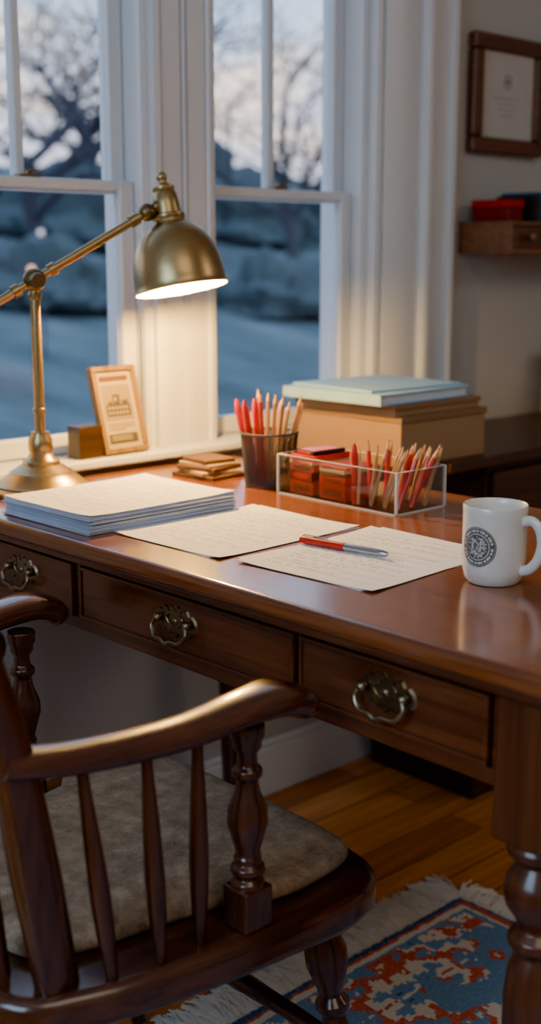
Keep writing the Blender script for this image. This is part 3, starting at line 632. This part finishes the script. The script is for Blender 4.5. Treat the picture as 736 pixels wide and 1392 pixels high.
for z,hw in ((.125,.045),(.112,.035),(.100,.040),(.088,.025)): box(bm,c-hw,c+hw,-.0124,-.012,z,z+.002,mi=1)
O('certificate',bm,[M_cert,M_ink],parent=pf,flat=True,label='pale certificate with round seal')
# ------------------------------------------------------------------ rug
def rugmat(hx,hy):
    m,nt,b=newmat('woven_rug'); b.inputs['Roughness'].default_value=.95
    tc=nt.nodes.new('ShaderNodeTexCoord'); sx=nt.nodes.new('ShaderNodeSeparateXYZ')
    nd=nt.nodes.new('ShaderNodeTexNoise'); nd.inputs['Scale'].default_value=60; nt.links.new(tc.outputs['Object'],nd.inputs['Vector'])
    nt.links.new(tc.outputs['Object'],sx.inputs[0])
    jit=math_(nt,'MULTIPLY',math_(nt,'SUBTRACT',nd.outputs['Fac'],.5),.012)
    q=.006
    def snap(v): return math_(nt,'MULTIPLY',math_(nt,'FLOOR',math_(nt,'DIVIDE',v,q)),q)
    X,Y=snap(math_(nt,'ADD',sx.outputs[0],jit)),snap(math_(nt,'ADD',sx.outputs[1],jit))
    px=math_(nt,'PINGPONG',X,.22); py=math_(nt,'PINGPONG',Y,.17)
    cb=nt.nodes.new('ShaderNodeCombineXYZ'); nt.links.new(px,cb.inputs[0]); nt.links.new(py,cb.inputs[1])
    vo=nt.nodes.new('ShaderNodeTexVoronoi'); vo.distance='MANHATTAN'; vo.inputs['Scale'].default_value=8.5; nt.links.new(cb.outputs[0],vo.inputs['Vector'])
    navy,blue,rust,cream,pale=(.045,.105,.24),(.14,.29,.50),(.58,.11,.055),(.76,.71,.62),(.46,.56,.64)
    r=ramp(nt,[(0,rust),(.16,cream),(.26,navy),(.38,blue),(.52,cream),(.60,rust),(.70,blue)],'CONSTANT'); nt.links.new(vo.outputs['Distance'],r.inputs['Fac'])
    n=nt.nodes.new('ShaderNodeTexNoise'); n.inputs['Scale'].default_value=13; n.inputs['Detail'].default_value=3; nt.links.new(cb.outputs[0],n.inputs['Vector'])
    r2=ramp(nt,[(0,navy),(.36,blue),(.43,cream),(.50,rust),(.56,blue),(.61,cream),(.68,navy)],'CONSTANT'); nt.links.new(n.outputs['Fac'],r2.inputs['Fac'])
    n3=nt.nodes.new('ShaderNodeTexNoise'); n3.inputs['Scale'].default_value=7; nt.links.new(tc.outputs['Object'],n3.inputs['Vector'])
    mx=nt.nodes.new('ShaderNodeMix'); mx.data_type='RGBA'; nt.links.new(math_(nt,'GREATER_THAN',n3.outputs['Fac'],.5),mx.inputs[0]); nt.links.new(r.outputs['Color'],mx.inputs[6]); nt.links.new(r2.outputs['Color'],mx.inputs[7])
    ex=math_(nt,'SUBTRACT',hx,math_(nt,'ABSOLUTE',X)); ey=math_(nt,'SUBTRACT',hy,math_(nt,'ABSOLUTE',Y)); e=math_(nt,'MINIMUM',ex,ey)
    rb=ramp(nt,[(0,cream),(.16,navy),(.24,rust),(.32,cream),(.42,blue),(.9,navy)],'CONSTANT'); nt.links.new(math_(nt,'MULTIPLY',e,10),rb.inputs['Fac'])
    mb=nt.nodes.new('ShaderNodeMix'); mb.data_type='RGBA'; nt.links.new(math_(nt,'LESS_THAN',e,.052),mb.inputs[0]); nt.links.new(mx.outputs[2],mb.inputs[6]); nt.links.new(rb.outputs['Color'],mb.inputs[7])
    n4=nt.nodes.new('ShaderNodeTexNoise'); n4.inputs['Scale'].default_value=200; n4.inputs['Detail'].default_value=4; nt.links.new(tc.outputs['Object'],n4.inputs['Vector'])
    r4=ramp(nt,[(.50,(0,0,0)),(.72,(1,1,1))]); nt.links.new(n4.outputs['Fac'],r4.inputs['Fac'])
    md=nt.nodes.new('ShaderNodeMix'); md.data_type='RGBA'; md.inputs[7].default_value=(*pale,1); nt.links.new(math_(nt,'MULTIPLY',r4.outputs['Color'],.42),md.inputs[0]); nt.links.new(mb.outputs[2],md.inputs[6])
    nt.links.new(md.outputs[2],b.inputs['Base Color'])
    bp=nt.nodes.new('ShaderNodeBump'); bp.inputs['Strength'].default_value=.8; bp.inputs['Distance'].default_value=.003; nt.links.new(n4.outputs['Fac'],bp.inputs['Height']); nt.links.new(bp.outputs['Normal'],b.inputs['Normal'])
    return m
rx0,rx1,ry0,ry1=.2,1.655,-2.9,-.562
rhx,rhy=(rx1-rx0)/2,(ry1-ry0)/2
rug=T('area_rug','patterned blue, rust and cream woven rug with fringe','rug',((rx0+rx1)/2,(ry0+ry1)/2,0))
bm=B(); box(bm,-rhx,rhx,-rhy,rhy,.0005,.0055); O('rug_field',bm,rugmat(rhx,rhy),parent=rug)
bm=B(); rn=random.Random(11)
def strand(x,y,dx,dy,L):
    px,py=-dy,dx; w=.0019; pa=None; off=rn.uniform(-.02,.02); hgt=rn.random()
    for i in range(6):
        t=i/5; wv=.004*math.sin(t*6+off*300)
        cx=x+dx*L*t+px*(off*t*t+wv*t); cy=y+dy*L*t+py*(off*t*t+wv*t); zz=.004*(1-t)+.0012+.008*math.sin(math.pi*t)*hgt
        a=bm.verts.new((cx-px*w,cy-py*w,zz)); b2=bm.verts.new((cx+px*w,cy+py*w,zz)); c2=bm.verts.new((cx,cy,zz+.0022))
        if pa: bm.faces.new((pa[0],a,c2,pa[2])); bm.faces.new((pa[2],c2,b2,pa[1]))
        pa=(a,b2,c2)
for i in range(2000): strand(rn.uniform(-rhx,rhx),rhy-.012*rn.random(),rn.uniform(-.3,.3),1,rn.uniform(.055,.09))
for i in range(2000): strand(rhx-.012*rn.random(),rn.uniform(-rhy,rhy),1,rn.uniform(-.3,.3),rn.uniform(.035,.06))
O('fringe',bm,P('cream_fringe_yarn',(.82,.78,.72),.95),parent=rug,kind='stuff',label='cream tasselled yarn fringe',flat=True)
# ------------------------------------------------------------------ outdoors
def groundmat():
    m,nt,b=newmat('dusk_hillside'); b.inputs['Roughness'].default_value=1; b.inputs['Specular IOR Level'].default_value=0
    tc=nt.nodes.new('ShaderNodeTexCoord'); mp=nt.nodes.new('ShaderNodeMapping'); mp.inputs['Scale'].default_value=(1,.25,1); mp.inputs['Rotation'].default_value=(0,0,math.radians(43)); nt.links.new(tc.outputs['Object'],mp.inputs['Vector'])
    n=nt.nodes.new('ShaderNodeTexNoise'); n.inputs['Scale'].default_value=.8; n.inputs['Detail'].default_value=8; n.inputs['Roughness'].default_value=.65; nt.links.new(mp.outputs['Vector'],n.inputs['Vector'])
    r=ramp(nt,[(.35,(.075,.11,.12)),(.52,(.125,.17,.185)),(.68,(.20,.255,.28))]); nt.links.new(n.outputs['Fac'],r.inputs['Fac']); nt.links.new(r.outputs['Color'],b.inputs['Base Color']); return m
bm=B(); rn=random.Random(2); NX,NY=70,26; g=[]
def gz(x,y):
    t=max(0,((y-1)/45-.12)/.88)
    return -.9+ (5.2*min(1,t*1.35)**1.2) + (.45*math.sin(x*.25)+.3*math.sin(x*.61+1)+.18*math.sin(x*1.3))*t
for j in range(NY+1):
    row=[]
    for i in range(NX+1):
        x=-30+110*i/NX; y=1.0+45*j/NY
        row.append(bm.verts.new((x,y,gz(x,y))))
    g.append(row)
for j in range(NY):
    for i in range(NX): bm.faces.new((g[j][i],g[j][i+1],g[j+1][i+1],g[j+1][i]))
O('ground',bm,groundmat(),ang=180,label='dusky wooded hillside outside the windows',category='hillside',kind='structure')
M_thick=P('dusky_thicket',(.085,.118,.135),1.,spec=0.)
rs=random.Random(31)
for k,(x,y,R) in enumerate(((10.9,14.9,1.1),(10.9,22.4,1.9),(17.0,23.2,2.0),(21.6,22.6,1.8),(15.4,14.6,1.0),(26.2,22.6,2.0),(17.2,31.5,2.4),(22.6,16.8,1.4),(24.6,29.6,2.2))):
    bm=B(); res=bmesh.ops.create_icosphere(bm,subdivisions=4,radius=1)
    ph_=[rs.uniform(0,6.28) for _ in range(6)]
    for v in bm.verts:
        c_=v.co; d_=1+.16*math.sin(5*c_.x+ph_[0])*math.sin(4*c_.y+ph_[1])+.12*math.sin(9*c_.z+ph_[2]+3*c_.x)+.10*rs.uniform(-1,1)
        v.co=Vector((c_.x*d_*R,c_.y*d_*R,max(c_.z*d_,-.15)*R*.85))
    O('thicket',bm,M_thick,loc=(x,y,gz(x,y)+.1),label='dark rounded leafless thicket on the hillside',category='shrub',group='thickets on the hillside')
M_bark=P('dark_bark',(.050,.054,.075),.9)
def tree(loc,seed,h0=2.0,label='',r0=.26,dep=6,zup=.1):
    rn=random.Random(seed); bm=B()
    def br(p,d,L,r,dep,top):
        pts=[p]; q=p.copy(); dd=d.copy()
        for k in range(5):
            dd=(dd+Vector((rn.uniform(-.2,.2),rn.uniform(-.2,.2),rn.uniform(-.05,zup)))).normalized(); q=q+dd*L/5; pts.append(q.copy())
        r2=r*.68; tube(bm,pts,[r,r2],3 if dep<3 else 7)
        if dep==0: return
        for k in range(4 if top else (3 if dep>3 else 2)):
            t=rn.choice((2,3,4,5)); a=pts[t]
            ax_=Vector((rn.uniform(-1,1),rn.uniform(-1,1),rn.uniform(-.35,.55))).normalized()
            nd=(dd*.6+ax_*.85).normalized(); br(a,nd,L*rn.uniform(.70,.9),max(r2*rn.uniform(.68,.92),.014),dep-1,False)
    br(Vector((0,0,0)),Vector((rn.uniform(-.1,.1),0,1)),h0,r0,dep,True)
    O('tree',bm,M_bark,loc=loc,label=label,category='tree',group='bare trees outside the windows')
lb='bare winter tree with dense spreading branches'
tree((12.9,18.0,.5),4,2.3,lb,.20); tree((21.0,28.0,2.6),9,2.5,lb,.19); tree((12.2,28.5,2.6),17,2.5,lb,.19)
tree((18.8,17.6,1.0),21,2.2,lb,.16); tree((28.5,18.0,2.0),33,2.5,lb,.18)
M_glow=P('lamp_globe_orange',(1,.6,.3),.4,emit=(1,.45,.2),es=2.6); M_glow2=P('lamp_globe_pale',(.9,.95,1),.4,emit=(1,.66,.42),es=.7)
for k,(x,y,z,mt) in enumerate(((8.2,11.2,1.0,M_glow),(8.8,11.9,1.45,M_glow2))):
    th=T('lamp_post','slim outdoor lamp post with small glowing globe','lamp post',(x,y,-.6),(0,0,0),'lamp posts on the hillside')
    bm=B(); lathe(bm,[(.02,0),(.015,.1),(.012,z+.55)],10); O('post',bm,M_bark,parent=th)
    bm=B(); sphere(bm,(0,0,z+.6),.04); O('globe',bm,mt,parent=th,label='glowing globe')
# ------------------------------------------------------------------ world
w=bpy.data.worlds.new('dusk'); scn.world=w; w.use_nodes=True; nt=w.node_tree; bg=nt.nodes['Background']
tc=nt.nodes.new('ShaderNodeTexCoord'); mp=nt.nodes.new('ShaderNodeMapping'); mp.inputs['Scale'].default_value=(1,1,2.4); nt.links.new(tc.outputs['Generated'],mp.inputs['Vector'])
n=nt.nodes.new('ShaderNodeTexNoise'); n.inputs['Scale'].default_value=7; n.inputs['Detail'].default_value=3; nt.links.new(mp.outputs['Vector'],n.inputs['Vector'])
cl=ramp(nt,[(.40,(.20,.42,.72)),(.50,(.40,.62,.92)),(.62,(1.0,.86,.76))]); nt.links.new(n.outputs['Fac'],cl.inputs['Fac'])
sx=nt.nodes.new('ShaderNodeSeparateXYZ'); nt.links.new(tc.outputs['Generated'],sx.inputs[0])
gr=ramp(nt,[(0,(1.0,.72,.56)),(.12,(1.0,.80,.72)),(.22,(.50,.67,.90)),(.5,(.20,.42,.78))]); nt.links.new(sx.outputs[2],gr.inputs['Fac'])
mx=nt.nodes.new('ShaderNodeMix'); mx.data_type='RGBA'; mx.inputs[0].default_value=.45; nt.links.new(cl.outputs['Color'],mx.inputs[6]); nt.links.new(gr.outputs['Color'],mx.inputs[7])
nt.links.new(mx.outputs[2],bg.inputs['Color']); bg.inputs['Strength'].default_value=2.9
# ------------------------------------------------------------------ lights
def light(name,typ,loc,rot,energy,col,size=None,size_y=None,**k):
    l=bpy.data.lights.new(name,typ); l.energy=energy; l.color=col
    if typ=='AREA':
        l.size=size
        if size_y: l.shape='RECTANGLE'; l.size_y=size_y
    elif size: l.shadow_soft_size=size
    o=bpy.data.objects.new(name,l); COL.objects.link(o); o.location=loc; o.rotation_euler=rot
    return o,l
bulbpos=Vector((LX,LY,DZ))+MC+up*.006
light('bulb_light','POINT',bulbpos,(0,0,0),34,(1,.53,.10),.012)
o,l=light('window_portal','AREA',(1.47,.2,1.45),(math.radians(-90),0,0),1,(1,1,1),1.1,1.4)
try: l.cycles.is_portal=True
except Exception as ex: print(ex)
light('ceiling_glow','AREA',(.2,-2.6,2.55),(0,0,0),18,(1,.82,.64),1.4)
light('room_lamp_glow','AREA',(3.0,-2.4,2.2),(math.radians(25),math.radians(25),0),8,(1,.82,.64),.8)
light('side_cool_fill','AREA',(-1.15,-1.2,1.5),(0,math.radians(-80),0),42,(.50,.74,1.0),1.3,1.2)  # added cool fill to brighten chair and drawers; west wall has no window
# ------------------------------------------------------------------ camera
cam=bpy.data.cameras.new('camera'); co=bpy.data.objects.new('camera',cam); COL.objects.link(co)
co.location=(0,-1.83,1.14); co.rotation_euler=(math.radians(90-11.7),0,math.radians(-43))
cam.sensor_fit='VERTICAL'; cam.sensor_height=36; cam.lens=36*1670/1392; cam.clip_start=.05
cam.dof.use_dof=True; cam.dof.focus_distance=1.58; cam.dof.aperture_fstop=3.0
scn.camera=co
scn.view_settings.view_transform='AgX'
try: scn.view_settings.look='AgX - Punchy'
except Exception as ex: print(ex)
scn.view_settings.exposure=.5
